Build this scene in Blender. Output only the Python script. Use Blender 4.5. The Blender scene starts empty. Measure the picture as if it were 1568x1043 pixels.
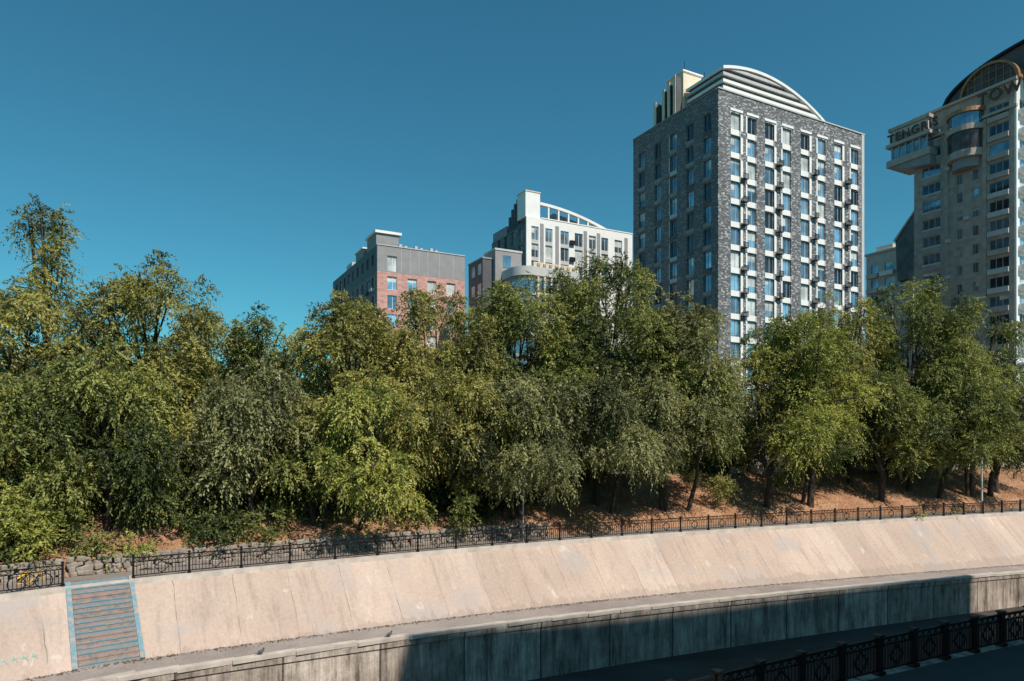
import bpy, math, random
import numpy as np
from mathutils import Vector, Matrix
random.seed(7); rng=np.random.default_rng(7)
S=bpy.context.scene
S.view_settings.view_transform='Standard'; S.view_settings.look='None'; S.view_settings.exposure=0

# ---------------------------------------------------------------- materials
def newmat(name):
    m=bpy.data.materials.new(name); m.use_nodes=True
    nt=m.node_tree; b=nt.nodes['Principled BSDF']
    return m,nt,b
def N(nt,t,**kw):
    n=nt.nodes.new(t)
    for k,v in kw.items(): setattr(n,k,v)
    return n
def ramp(nt,fac,stops):
    r=N(nt,'ShaderNodeValToRGB'); e=r.color_ramp.elements
    e[0].position=stops[0][0]; e[0].color=(*stops[0][1],1)
    e[1].position=stops[-1][0]; e[1].color=(*stops[-1][1],1)
    for p,c in stops[1:-1]:
        x=e.new(p); x.color=(*c,1)
    nt.links.new(fac,r.inputs[0]); return r.outputs[0]
def noise(nt,vec,scale,detail=5,rough=.6):
    n=N(nt,'ShaderNodeTexNoise'); n.inputs['Scale'].default_value=scale; n.inputs['Detail'].default_value=detail
    n.inputs['Roughness'].default_value=rough
    nt.links.new(vec,n.inputs['Vector']); return n.outputs[0]
def mapping(nt,vec,sc):
    m=N(nt,'ShaderNodeMapping'); m.inputs['Scale'].default_value=sc; nt.links.new(vec,m.inputs[0]); return m.outputs[0]
def mth(nt,op,a,bv=None):
    n=N(nt,'ShaderNodeMath',operation=op)
    for i,v in enumerate((a,bv)):
        if v is None: continue
        if hasattr(v,'links'): nt.links.new(v,n.inputs[i])
        else: n.inputs[i].default_value=v
    return n.outputs[0]
def mix(nt,fac,a,b,mode='MIX'):
    m=N(nt,'ShaderNodeMix',data_type='RGBA',blend_type=mode)
    for sock,v in ((m.inputs[0],fac),(m.inputs[6],a),(m.inputs[7],b)):
        if hasattr(v,'links'): nt.links.new(v,sock)
        elif isinstance(v,(int,float)): sock.default_value=v
        else: sock.default_value=(*v,1)
    return m.outputs[2]
def bump(nt,b,h,st=.3,dist=.05):
    n=N(nt,'ShaderNodeBump'); n.inputs['Strength'].default_value=st; n.inputs['Distance'].default_value=dist
    nt.links.new(h,n.inputs['Height']); nt.links.new(n.outputs[0],b.inputs['Normal'])
def objc(nt): return N(nt,'ShaderNodeTexCoord').outputs['Object']
def uvc(nt): return N(nt,'ShaderNodeTexCoord').outputs['UV']

def mat_simple(name,c,rough=.8,var=.15,scale=1.5,metal=0,bumpst=0):
    m,nt,b=newmat(name); v=objc(nt)
    n=noise(nt,v,scale,6,.65)
    lo=tuple(x*(1-var) for x in c); hi=tuple(min(1,x*(1+var)) for x in c)
    nt.links.new(ramp(nt,n,[(.3,lo),(.7,hi)]),b.inputs['Base Color'])
    b.inputs['Roughness'].default_value=rough; b.inputs['Metallic'].default_value=metal
    if bumpst: bump(nt,b,noise(nt,v,scale*12,4,.6),bumpst)
    return m
def mat_cells(name,stops,cell=(.62,.62,.21),rough=.7,streak=True):
    m,nt,b=newmat(name); v=objc(nt)
    ad=N(nt,'ShaderNodeVectorMath',operation='ADD'); ad.inputs[1].default_value=(.137,.137,.03); nt.links.new(v,ad.inputs[0])
    sn=N(nt,'ShaderNodeVectorMath',operation='SNAP'); sn.inputs[1].default_value=cell; nt.links.new(ad.outputs[0],sn.inputs[0])
    w=N(nt,'ShaderNodeTexWhiteNoise'); nt.links.new(sn.outputs[0],w.inputs['Vector'])
    c=ramp(nt,w.outputs['Value'],stops)
    if streak:
        n=noise(nt,mapping(nt,v,(1,1,.15)),.8,5,.6)
        c=mix(nt,.5,c,ramp(nt,n,[(.3,(.7,.7,.7)),(.7,(1.1,1.1,1.1))]),'MULTIPLY')
    nt.links.new(c,b.inputs['Base Color']); b.inputs['Roughness'].default_value=rough
    return m
def mat_glass(name,c,metal=.75,rough=.06):
    m,nt,b=newmat(name); v=objc(nt)
    n=noise(nt,v,.45,3,.5)
    nt.links.new(ramp(nt,n,[(.35,tuple(x*.6 for x in c)),(.65,tuple(min(1,x*1.25) for x in c))]),b.inputs['Base Color'])
    b.inputs['Metallic'].default_value=metal; b.inputs['Roughness'].default_value=rough
    bump(nt,b,noise(nt,v,.6,2,.5),.05,.05)
    return m
M={}
M['grey_brick']=mat_cells('grey_brick',[(0,(.08,.078,.086)),(.5,(.135,.132,.14)),(.8,(.22,.215,.225)),(1,(.50,.50,.51))],(.34,.34,.15))
M['grey_brick_plain']=mat_cells('grey_brick_plain',[(0,(.11,.105,.11)),(.7,(.165,.155,.16)),(1,(.30,.29,.29))],(.34,.34,.15))
M['white_panel']=mat_simple('white_panel',(.80,.78,.75),.6,.06,.7)
M['cream']=mat_simple('cream_panel',(.70,.57,.43),.7,.1,.7)
M['light_grey']=mat_simple('light_grey_panel',(.50,.49,.48),.7,.1,.7)
M['mid_grey']=mat_simple('mid_grey_panel',(.27,.26,.265),.7,.12,.7)
M['dark_grey']=mat_simple('dark_grey_panel',(.085,.08,.088),.6,.15,.7)
M['black']=mat_simple('black_metal',(.012,.012,.013),.45,.3,3,.3)
M['salmon']=mat_cells('salmon_brick',[(0,(.46,.23,.20)),(.5,(.55,.29,.25)),(1,(.64,.36,.31))])
M['tile']=mat_cells('beige_stone_cladding',[(0,(.36,.29,.25)),(.5,(.42,.34,.295)),(1,(.48,.39,.34))],(.9,.9,.6))
M['stone_trim']=mat_simple('stone_trim',(.42,.36,.32),.8,.12,.8)
M['beige']=mat_cells('beige_cladding',[(0,(.55,.47,.41)),(.5,(.61,.52,.46)),(1,(.67,.58,.51))],(.9,.9,.6))
M['orange']=mat_simple('bronze_trim',(.34,.17,.08),.5,.2,1,.3)
M['gl_blue']=mat_glass('window_glass_blue',(.50,.68,.78))
M['gl_mid']=mat_glass('window_glass_mid',(.24,.34,.41))
M['gl_dark']=mat_glass('window_glass_dark',(.08,.10,.12))
M['gl_smoke']=mat_glass('smoked_glass',(.13,.085,.07),.5,.15)
M['gl_curtain']=mat_glass('window_glass_curtain',(.62,.64,.62),.1,.2)
M['frame']=mat_simple('window_frame',(.75,.75,.74),.5,.05)
M['ac']=mat_simple('ac_unit',(.5,.49,.46),.6,.1)

def mat_leaf(name,dark,mid,light,trf=.27):
    m,nt,b=newmat(name)
    a=N(nt,'ShaderNodeAttribute',attribute_name='tint')
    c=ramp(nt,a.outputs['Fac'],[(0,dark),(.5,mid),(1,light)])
    nt.links.new(c,b.inputs['Base Color']); b.inputs['Roughness'].default_value=.5
    b.inputs['Specular IOR Level'].default_value=.35
    tr=N(nt,'ShaderNodeBsdfTranslucent'); nt.links.new(mix(nt,1,c,(1.2,1.2,.5),'MULTIPLY'),tr.inputs[0])
    ms=N(nt,'ShaderNodeMixShader'); ms.inputs[0].default_value=trf
    nt.links.new(b.outputs[0],ms.inputs[1]); nt.links.new(tr.outputs[0],ms.inputs[2])
    nt.links.new(ms.outputs[0],nt.nodes['Material Output'].inputs[0])
    return m
LEAF=[mat_leaf('leaf_olive',(.050,.056,.016),(.20,.195,.055),(.42,.38,.11)),  # dark ends deepened to put crown shadow into the leaf colour
      mat_leaf('leaf_green',(.036,.055,.016),(.155,.180,.052),(.33,.33,.09)),
      mat_leaf('leaf_greygreen',(.050,.060,.026),(.185,.19,.08),(.36,.35,.15)),
      mat_leaf('leaf_bright',(.055,.080,.018),(.21,.235,.052),(.42,.41,.10))]
M['bark']=mat_simple('bark',(.06,.045,.035),.95,.35,3,0,.6)

# ---------------------------------------------------------------- helpers
def link(o,parent=None):
    S.collection.objects.link(o)
    if parent: o.parent=parent
    return o
class MB:
    def __init__(s): s.v=[];s.f=[];s.m=[];s.mats=[]
    def mi(s,k):
        mt=M[k] if isinstance(k,str) else k
        if mt not in s.mats: s.mats.append(mt)
        return s.mats.index(mt)
    def box(s,x0,x1,y0,y1,z0,z1,k):
        if x0>x1:x0,x1=x1,x0
        if y0>y1:y0,y1=y1,y0
        if z0>z1:z0,z1=z1,z0
        n=len(s.v); i=s.mi(k)
        s.v+=[(x0,y0,z0),(x1,y0,z0),(x1,y1,z0),(x0,y1,z0),(x0,y0,z1),(x1,y0,z1),(x1,y1,z1),(x0,y1,z1)]
        for q in ((0,3,2,1),(4,5,6,7),(0,1,5,4),(1,2,6,5),(2,3,7,6),(3,0,4,7)):
            s.f.append(tuple(n+a for a in q)); s.m.append(i)
    def obox(s,c,ux,hx,hy,hz,k):
        ux=Vector(ux).normalized(); uy=Vector((0,0,1)).cross(ux)
        if uy.length<1e-4: uy=Vector((0,1,0))
        uy.normalize(); uz=ux.cross(uy); c=Vector(c)
        n=len(s.v); i=s.mi(k)
        for sz in (-1,1):
            for sx,sy in ((-1,-1),(1,-1),(1,1),(-1,1)):
                s.v.append(tuple(c+ux*hx*sx+uy*hy*sy+uz*hz*sz))
        for q in ((0,3,2,1),(4,5,6,7),(0,1,5,4),(1,2,6,5),(2,3,7,6),(3,0,4,7)):
            s.f.append(tuple(n+a for a in q)); s.m.append(i)
    def prism(s,pts,axis,a,b,k):
        n=len(s.v); i=s.mi(k); L=len(pts)
        for t in (a,b):
            for p,q in pts:
                s.v.append((t,p,q) if axis=='x' else (p,t,q) if axis=='y' else (p,q,t))
        s.f.append(tuple(range(n,n+L))); s.m.append(i)
        s.f.append(tuple(range(n+2*L-1,n+L-1,-1))); s.m.append(i)
        for j in range(L):
            s.f.append((n+j,n+L+j,n+L+(j+1)%L,n+(j+1)%L)); s.m.append(i)
    def obj(s,name,parent=None,recalc=True):
        me=bpy.data.meshes.new(name); me.from_pydata(s.v,[],s.f)
        for mt in s.mats: me.materials.append(mt)
        me.polygons.foreach_set('material_index',s.m)
        if recalc:
            import bmesh
            bm=bmesh.new(); bm.from_mesh(me); bmesh.ops.recalc_face_normals(bm,faces=bm.faces); bm.to_mesh(me); bm.free()
        me.update()
        return link(bpy.data.objects.new(name,me),parent)
def empty(name,loc=(0,0,0),rot=0):
    e=bpy.data.objects.new(name,None); e.location=loc; e.rotation_euler=(0,0,rot); e.empty_display_size=1
    return link(e)

# ---------------------------------------------------------------- river bank line
ctrl=[(-95,-45),(-70,-18),(-45,7),(-22.1,29.4),(-17.9,32.9),(-12.2,36.5),(-4.4,41.0),(5.8,46.2),(16.8,50.9),(30.3,56.2),(46.6,62.4),(80,75),(140,98),(220,128),(300,158)]
def catmull(c):
    out=[]
    for i in range(1,len(c)-2):
        p0,p1,p2,p3=[np.array(c[j],float) for j in (i-1,i,i+1,i+2)]
        for t in np.linspace(0,1,24,endpoint=False):
            out.append(.5*((2*p1)+(-p0+p2)*t+(2*p0-5*p1+4*p2-p3)*t*t+(-p0+3*p1-3*p2+p3)*t**3))
    return np.array(out)
cp=catmull(ctrl)
seg=np.r_[0,np.cumsum(np.linalg.norm(np.diff(cp,axis=0),axis=1))]
sl=np.arange(0,seg[-1],.5)
BP=np.c_[np.interp(sl,seg,cp[:,0]),np.interp(sl,seg,cp[:,1])]
tan=np.gradient(BP,axis=0)
for _ in range(12): tan[1:-1]=(tan[:-2]+tan[1:-1]*2+tan[2:])/4
tan/=np.linalg.norm(tan,axis=1)[:,None]
NR=np.c_[tan[:,1],-tan[:,0]]
DD=np.interp(BP[:,0],[-22,10,46],[2.9,3.3,3.8]); WW=np.interp(BP[:,0],[-22,10,46],[2.9,3.3,3.5])
LW=np.interp(BP[:,0],[-22,6,46],[2.5,3.0,2.6])
def at(s):
    f=lambda a:np.interp(s,sl,a)
    return np.array([f(BP[:,0]),f(BP[:,1])]),np.array([f(tan[:,0]),f(tan[:,1])]),np.array([f(NR[:,0]),f(NR[:,1])]),float(f(DD)),float(f(WW))
def s_of_x(x): return float(np.interp(x,BP[:,0],sl))
def grid(name,offs,mat,zf,jit=0,subset=None,parent=None,smooth=True):
    idx=np.arange(len(sl)) if subset is None else subset
    V=[];UV=[]
    for r_,(o,z) in enumerate(zip(offs,zf)):
        o=np.broadcast_to(o,len(sl))[idx]; z=np.broadcast_to(z,len(sl))[idx]
        p=BP[idx]+NR[idx]*o[:,None]; x,y=p[:,0],p[:,1]
        zz=z.astype(float).copy()
        if jit and 0<r_<len(offs)-1: zz+=jit*(np.sin(x*.9+y*.4)+np.sin(x*.37-y*.8+1.3)+.6*np.sin(x*2.1+y*1.7)+.5*np.sin(-x*3.3+y*2.9+.5))
        V.append(np.c_[p,zz]); UV.append(np.c_[sl[idx],o])
    n=len(idx);R=len(V); V=np.concatenate(V);UV=np.concatenate(UV)
    F=[]
    for r in range(R-1):
        for i in range(n-1):
            a=r*n+i; F.append((a,a+1,a+n+1,a+n))
    me=bpy.data.meshes.new(name); me.from_pydata(V.tolist(),[],F)
    uv=me.uv_layers.new(name='UVMap'); li=np.empty(len(me.loops),int); me.loops.foreach_get('vertex_index',li)
    uv.data.foreach_set('uv',UV[li].ravel())
    me.materials.append(mat)
    me.update()
    if me.polygons[0].normal.z<0: me.flip_normals()
    if smooth:
        for p in me.polygons: p.use_smooth=True
    return link(bpy.data.objects.new(name,me),parent)

def m_concrete_slope():
    m,nt,b=newmat('embankment_concrete'); uv=uvc(nt)
    sep=N(nt,'ShaderNodeSeparateXYZ'); nt.links.new(uv,sep.inputs[0])
    wob=mth(nt,'MULTIPLY',mth(nt,'SUBTRACT',noise(nt,uv,.9,3,.6),.5),.10)
    sx=mth(nt,'ADD',mth(nt,'DIVIDE',sep.outputs[0],2.75),wob)
    fl=mth(nt,'FLOOR',sx); w=N(nt,'ShaderNodeTexWhiteNoise',noise_dimensions='1D'); nt.links.new(fl,w.inputs['W'])
    base=ramp(nt,w.outputs['Value'],[(0,(.46,.355,.295)),(.5,(.515,.40,.335)),(1,(.57,.455,.385))])
    big=noise(nt,uv,.16,4,.6)
    base=mix(nt,.85,base,ramp(nt,big,[(.3,(.80,.78,.77)),(.7,(1.12,1.1,1.08))]),'MULTIPLY')
    st=noise(nt,mapping(nt,uv,(1.4,.3,1)),1.3,7,.7)
    base=mix(nt,.6,base,ramp(nt,st,[(.3,(.62,.60,.59)),(.48,(1,1,1)),(.75,(1.1,1.08,1.05))]),'MULTIPLY')
    gr=noise(nt,uv,7,5,.75)
    base=mix(nt,.6,base,ramp(nt,gr,[(.3,(.72,.71,.70)),(.6,(1.05,1.05,1.05))]),'MULTIPLY')
    pt=noise(nt,mapping(nt,uv,(.25,.5,1)),1.1,3,.5)
    base=mix(nt,ramp(nt,pt,[(.55,(0,0,0)),(.66,(.6,.6,.6))]),base,(.39,.345,.33))
    wp=noise(nt,mapping(nt,uv,(.5,.35,1)),1.9,6,.7)
    base=mix(nt,ramp(nt,wp,[(.60,(0,0,0)),(.66,(.45,.45,.45))]),base,(.68,.60,.54))
    ft=mth(nt,'GREATER_THAN',mth(nt,'ADD',sep.outputs[1],mth(nt,'MULTIPLY',noise(nt,mapping(nt,uv,(1.5,.5,1)),1.2,6,.75),1.6)),3.75)
    base=mix(nt,mth(nt,'MULTIPLY',ft,.4),base,(.28,.22,.185))
    sp=noise(nt,mapping(nt,uv,(1.2,.8,1)),1.5,7,.85)
    base=mix(nt,ramp(nt,sp,[(.58,(0,0,0)),(.66,(.45,.45,.45))]),base,(.30,.24,.21))
    fr=mth(nt,'FRACT',sx)
    j=mth(nt,'LESS_THAN',fr,.013)
    j2=mth(nt,'MULTIPLY',j,ramp(nt,noise(nt,uv,.8,3,.6),[(.42,(.1,.1,.1)),(.58,(.75,.75,.75))]))
    base=mix(nt,j2,base,(.15,.115,.095))
    nt.links.new(base,b.inputs['Base Color']); b.inputs['Roughness'].default_value=.95
    bump(nt,b,gr,.35,.03)
    return m
def m_ground(name,stops,sc=.6,fine=9,bst=.5):
    m,nt,b=newmat(name); v=objc(nt)
    c=ramp(nt,noise(nt,v,sc,6,.65),stops)
    f=noise(nt,v,fine,6,.8)
    c=mix(nt,.8,c,ramp(nt,f,[(.3,(.55,.52,.5)),(.7,(1.25,1.22,1.2))]),'MULTIPLY')
    nt.links.new(c,b.inputs['Base Color']); b.inputs['Roughness'].default_value=.95
    bump(nt,b,f,bst,.08); return m
def m_wall():
    m,nt,b=newmat('channel_wall_concrete'); o=objc(nt); uv=uvc(nt)
    sep=N(nt,'ShaderNodeSeparateXYZ'); nt.links.new(uv,sep.inputs[0])
    sx=mth(nt,'DIVIDE',sep.outputs[0],4.6)
    w=N(nt,'ShaderNodeTexWhiteNoise',noise_dimensions='1D'); nt.links.new(mth(nt,'FLOOR',sx),w.inputs['W'])
    c=ramp(nt,noise(nt,o,.6,6,.7),[(.3,(.27,.215,.18)),(.5,(.50,.41,.35)),(.75,(.74,.63,.55))])
    c=mix(nt,.8,c,ramp(nt,w.outputs['Value'],[(0,(.70,.68,.66)),(1,(1.15,1.15,1.15))]),'MULTIPLY')
    st=noise(nt,mapping(nt,o,(2.0,2.0,.22)),1.2,8,.8)
    c=mix(nt,.95,c,ramp(nt,st,[(.36,(.22,.20,.18)),(.5,(.80,.79,.77)),(.66,(1.35,1.35,1.33))]),'MULTIPLY')
    j=mth(nt,'LESS_THAN',mth(nt,'FRACT',sx),.022)
    c=mix(nt,mth(nt,'MULTIPLY',j,.85),c,(.04,.036,.032))
    nt.links.new(c,b.inputs['Base Color']); b.inputs['Roughness'].default_value=.9
    bump(nt,b,noise(nt,o,6,6,.7),.6,.05); return m
MC=m_concrete_slope(); MW=m_wall()
ME=m_ground('dry_earth',[(.25,(.22,.105,.06)),(.5,(.41,.215,.12)),(.75,(.56,.34,.20))],.5,5,.9)
MP=m_ground('promenade_asphalt',[(.3,(.20,.165,.15)),(.7,(.30,.255,.23))],.5,14,.2)
MWK=m_ground('lower_walk_concrete',[(.3,(.25,.21,.19)),(.7,(.40,.34,.31))],.35,12,.2)
MG=m_ground('ground_soil',[(.3,(.08,.06,.045)),(.7,(.15,.12,.09))],.05,3,.3)
MA=m_ground('asphalt',[(.3,(.055,.045,.042)),(.7,(.085,.072,.066))],.4,12,.2)
def m_floor():
    m,nt,b=newmat('dark_channel_floor'); v=objc(nt)
    n=noise(nt,mapping(nt,v,(.25,.6,1)),.5,6,.65)
    nt.links.new(ramp(nt,n,[(.35,(.038,.028,.025)),(.65,(.085,.068,.06))]),b.inputs['Base Color'])  # dark base colour over the whole floor, varied by noise
    rr=ramp(nt,n,[(.4,(.40,.40,.40)),(.6,(.9,.9,.9))]); nt.links.new(rr,b.inputs['Roughness'])
    b.inputs['Specular IOR Level'].default_value=.25
    bump(nt,b,noise(nt,v,3,4,.6),.2,.03); return m
MF=m_floor()
M['curb']=mat_simple('kerb_concrete',(.50,.43,.37),.9,.25,1.2,0,.3)

FZ=-6.15
sub=np.arange(s_of_x(-60)//.5,s_of_x(190)//.5).astype(int)
r=np.linspace
grid('concrete_embankment',[WW*t for t in r(0,1,9)],MC,[-DD*t for t in r(0,1,9)],subset=sub)
grid('promenade_path',[-3.0,-.28],MP,[.0,.0],subset=sub)
grid('lower_walkway',[WW,WW+LW*.3,WW+LW*.7,WW+LW],MWK,[-DD,-DD-.01,-DD-.02,-DD],subset=sub)
grid('embankment_kerb',[-.28,-.28,.10,.14],M['curb'],[0,.12,.12,-.15],subset=sub,smooth=False)
grid('channel_wall',[WW+LW,WW+LW,WW+LW+.37,WW+LW+.37,WW+LW+.30,WW+LW+.30],MW,[-DD,-DD+.14,-DD+.14,-DD-.22,-DD-.22,FZ+0*DD],subset=sub,smooth=False)
mb=MB(); s=s_of_x(-50)
while s<s_of_x(180):
    Lc=random.uniform(2.2,3.0); p,t,n,D,W=at(s+Lc/2); lw=float(np.interp(s+Lc/2,sl,LW)); c=p+n*(W+lw+.19+random.uniform(-.015,.02))
    mb.obox((c[0],c[1],-D+.155+random.uniform(-.015,.02)),(t[0],t[1],-.003),Lc/2-.012,.225,.085,'curb'); s+=Lc
mb.obj('wall_coping')
NE=25.0
grid('river_channel_floor',[WW+LW+.2,10,16,21,NE+.3],MF,[FZ]*5,subset=sub)
grid('near_channel_wall',[NE,NE,NE+.35],MW,[FZ,-.3,-.3+0*DD],subset=sub,smooth=False)
grid('near_promenade',[NE+.35,NE+3,NE+6],MA,[-.3,-.3,-.3],subset=sub)
grid('near_grass_slope',[NE+6+t*6 for t in r(0,1,8)],ME,[-.3+5.6*t for t in r(0,1,8)],subset=sub)
eo=r(0,1,19)
grid('earth_slope',[-3.0-t*8 for t in eo],ME,[.02+.45*min(t*8,1)+3.13*t for t in eo],jit=.05,subset=sub)
def earth_h(o):
    if o>-3: return 0
    t=(-o-3)/8
    return 3.6 if t>1 else .02+.45*min(t*8,1)+3.13*t
def sheet(name,far,side,mat,z):
    idx=sub[::8]; base=BP[idx]+NR[idx]*far
    dirv=np.array([-.40,.92])*side
    V=[(p[0],p[1],z) for p in base]; n=len(V)
    mid=[(p[0]+dirv[0]*130,p[1]+dirv[1]*130,z) for p in base]
    farp=[( (p[0])*12+dirv[0]*2500,p[1]+dirv[1]*2500,z) for p in base]
    V+=mid+farp; F=[]
    for rr in range(2):
        for i in range(n-1):
            a=rr*n+i; F.append((a,a+1,a+n+1,a+n))
    me=bpy.data.meshes.new(name); me.from_pydata(V,[],F); me.materials.append(mat); me.update()
    if me.polygons[0].normal.z<0: me.flip_normals()
    return link(bpy.data.objects.new(name,me))
sheet('ground',-11,1,MG,3.6)
sheet('near_ground',NE+12,-1,MG,5.3)
grid('street_pavement',[-11.2,-13.5],MP,[3.604,3.604],subset=sub)
grid('street_kerb',[-13.5,-13.5,-13.7],M['curb'],[3.604,3.74,3.74],subset=sub,smooth=False)
grid('street_road',[-13.7,-21.5],MA,[3.612,3.612],subset=sub)

mb=MB()
s=s_of_x(10)
while s<s_of_x(75):
    p,t,n,_,_=at(s); L=random.uniform(1.6,3.2)
    if random.random()<.7:
        c=p-n*10.9+t*L/2; mb.obox((c[0],c[1],3.80),(t[0],t[1],0),L/2,.2,random.uniform(.26,.45),'curb')
    s+=L+random.uniform(.2,1.2)
mb.obj('street_parapet_wall')

# ---------------------------------------------------------------- railings
def railing(name,runs,off,z0,h,step,postw,bar,thick,base=None):
    mb=MB()
    for (sa,sb) in runs:
        nseg=max(1,round((sb-sa)/step)); ds=(sb-sa)/nseg
        for k in range(nseg+1):
            p,t,n,_,_=at(sa+k*ds); c=p+n*off
            mb.obox((c[0],c[1],z0+h/2+.03),(t[0],t[1],0),postw/2,postw/2,h/2+.05,'black')
            mb.obox((c[0],c[1],z0+h+.10),(t[0],t[1],0),postw*.7,postw*.7,.025,'black')
            mb.obox((c[0],c[1],z0+.05),(t[0],t[1],0),postw*.8,postw*.8,.07,'black')
            if k==nseg: break
            q,_,n2,_,_=at(sa+(k+1)*ds); d=q+n2*off; v=d-c; L=np.linalg.norm(v); u=v/L; m=(c+d)/2
            for zz,th in ((h-.02,thick*1.3),(h-.22,thick),(.14,thick)):
                mb.obox((m[0],m[1],z0+zz),(u[0],u[1],0),L/2-postw/2,thick*.8,th*.7,'black')
            nb=max(2,int(L/bar))
            for i in range(1,nb):
                e=c+u*L*i/nb; mb.obox((e[0],e[1],z0+(h-.22+.14)/2),(u[0],u[1],0),thick*.45,thick*.45,(h-.36)/2,'black')
            no=max(2,int(L/.28))
            for i in range(no):
                e=c+u*L*(i+.5)/no
                for sg in (1,-1):
                    mb.obox((e[0],e[1],z0+h-.12),(u[0]*.14,u[1]*.14,.09*sg),.13,thick*.35,thick*.4,'black')
            e=c+u*L/2
            for sx in (1,-1):
                for sg in (1,-1):
                    g=e+u*.16*sx; mb.obox((g[0],g[1],z0+h*.46+.15*sg),(u[0]*.16,u[1]*.16,-.15*sg*sx),.22,thick*.6,thick*.6,'black')
    return mb.obj(name)
sA,sB=s_of_x(-20.4),s_of_x(-18.15)
railing('embankment_railing',[(sA-42,sA),(sB,s_of_x(150))],-.1,.12,1.0,2.45,.09,.15,.03)
railing('riverside_railing',[(s_of_x(-35),s_of_x(70))],NE+.2,-.3,1.1,1.9,.17,.13,.04)

# ---------------------------------------------------------------- stairs
def m_paint(name,paint,under,th,sc=5):
    m,nt,b=newmat(name); v=objc(nt)
    n=noise(nt,v,sc,8,.8)
    nt.links.new(mix(nt,ramp(nt,n,[(th-.04,(0,0,0)),(th+.04,(1,1,1))]),paint,under),b.inputs['Base Color'])
    b.inputs['Roughness'].default_value=.75; return m
BL=m_paint('worn_blue_paint',(.13,.27,.33),(.38,.29,.25),.53,3)
RD=m_paint('worn_concrete_steps',(.36,.25,.21),(.20,.20,.20),.52,3)
st=empty('embankment_stairs')
mb=MB(); sm=(sA+sB)/2+.05; p,t,n,D,W=at(sm); half=(sB-sA)/2-.05; ns=16
for i in range(ns):
    a=W*i/ns; z=-D*i/ns
    c=p+n*(a+W/ns*.5+.06)
    mb.obox((c[0],c[1],z-.045),(t[0],t[1],0),half-.22,W/ns*.5+.05,.045,RD)
    c=p+n*(a+W/ns+.09); mb.obox((c[0],c[1],z-.13),(t[0],t[1],0),half-.22,.035,.09,RD if i%3 else M['mid_grey'])
    mb.obox((c[0]+n[0]*.01,c[1]+n[1]*.01,z-.01),(t[0],t[1],0),half-.24,.045,.03,BL if i%4!=2 else RD)
mb.obj('steps',st)
mb=MB(); sv=Vector((n[0]*W,n[1]*W,-D))
for sg in (-1,1):
    c=p+t*sg*(half-.1)+n*W/2
    mb.obox((c[0],c[1],-D/2+.08),sv,sv.length/2+.15,.10,.13,BL)
mb.obj('side_kerbs',st)
mb=MB(); c=p-n*.3; mb.obox((c[0],c[1],.06),(t[0],t[1],0),half,.35,.075,BL); mb.obj('top_landing',st)

M['stone']=mat_simple('rubble_stone',(.30,.25,.21),.95,.4,2,0,.5)
mb=MB(); s=s_of_x(-30)
while s<s_of_x(4):
    for row in range(4):
        L=random.uniform(.25,.5)
        p,t,n,_,_=at(s+random.uniform(-.1,.1)); c=p-n*(3.0+row*.10+random.uniform(-.05,.05))
        a=random.uniform(-.4,.4)
        mb.obox((c[0],c[1],.12+row*.22+random.uniform(-.04,.04)),(t[0]+a*n[0],t[1]+a*n[1],random.uniform(-.25,.25)),L/2,random.uniform(.12,.2),random.uniform(.09,.14),'stone')
    s+=.36
rw=mb.obj('rubble_stone_wall')
bv=rw.modifiers.new('bevel','BEVEL'); bv.width=.05; bv.segments=2

# ---------------------------------------------------------------- foliage
def unit(a): return a/np.maximum(np.linalg.norm(a,axis=1),1e-6)[:,None]
def leaves(lobes,tw_per_m2,L,nl,ll,lw,droop=.5,tb=.5,tvar=.25,rg=rng):
    VS=[];T=[]
    for c,rad in lobes:
        rm=float(np.mean(rad)); n=max(6,int(tw_per_m2*rm*rm*4))
        d=unit(rg.normal(size=(n,3))+np.array([0,0,.12]))
        k=rg.uniform(.30,1.08,n)**.65
        org=c+d*rad*k[:,None]
        dr=unit(d+rg.normal(size=(n,3))*.6+np.array([0,0,.30]))
        Lt=L*rg.uniform(.45,1.45,n)
        lt=tb+rg.normal()*tvar*.7+rg.normal(size=n)*tvar*.5
        t=(np.arange(nl)+.5)/nl
        pos=org[:,None,:]+dr[:,None,:]*(Lt[:,None]*t[None])[:,:,None]
        pos[:,:,2]-=(droop*Lt[:,None]*t[None]**2)
        pos+=rg.normal(size=pos.shape)*.05*L
        tg=(dr[:,None,:]*np.ones((1,nl,1))).copy(); tg[:,:,2]-=2*droop*t[None]
        a=unit((tg+rg.normal(size=pos.shape)*.65).reshape(-1,3)); P=pos.reshape(-1,3)
        nrm=unit(rg.normal(size=P.shape)*.7+np.array([0.15,-.2,.6])+np.repeat(d,nl,axis=0)*.9)
        b=unit(np.cross(a,nrm))
        s=rg.uniform(.6,1.3,len(P))[:,None]
        A=P;Bv=P+a*ll*.45*s+b*lw*.5*s;C=P+a*ll*s;Dv=P+a*ll*.45*s-b*lw*.5*s
        VS.append(np.stack([A,Bv,C,Dv],1).reshape(-1,3))
        ti=np.repeat(lt,nl)+rg.normal(size=len(P))*.10+np.tile(t,n)*.12+np.repeat((k-.75)*.35,nl)  # inner leaves tinted darker: crown shade put into the leaf colour
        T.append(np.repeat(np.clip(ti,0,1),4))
    return np.concatenate(VS),np.concatenate(T)
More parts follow.
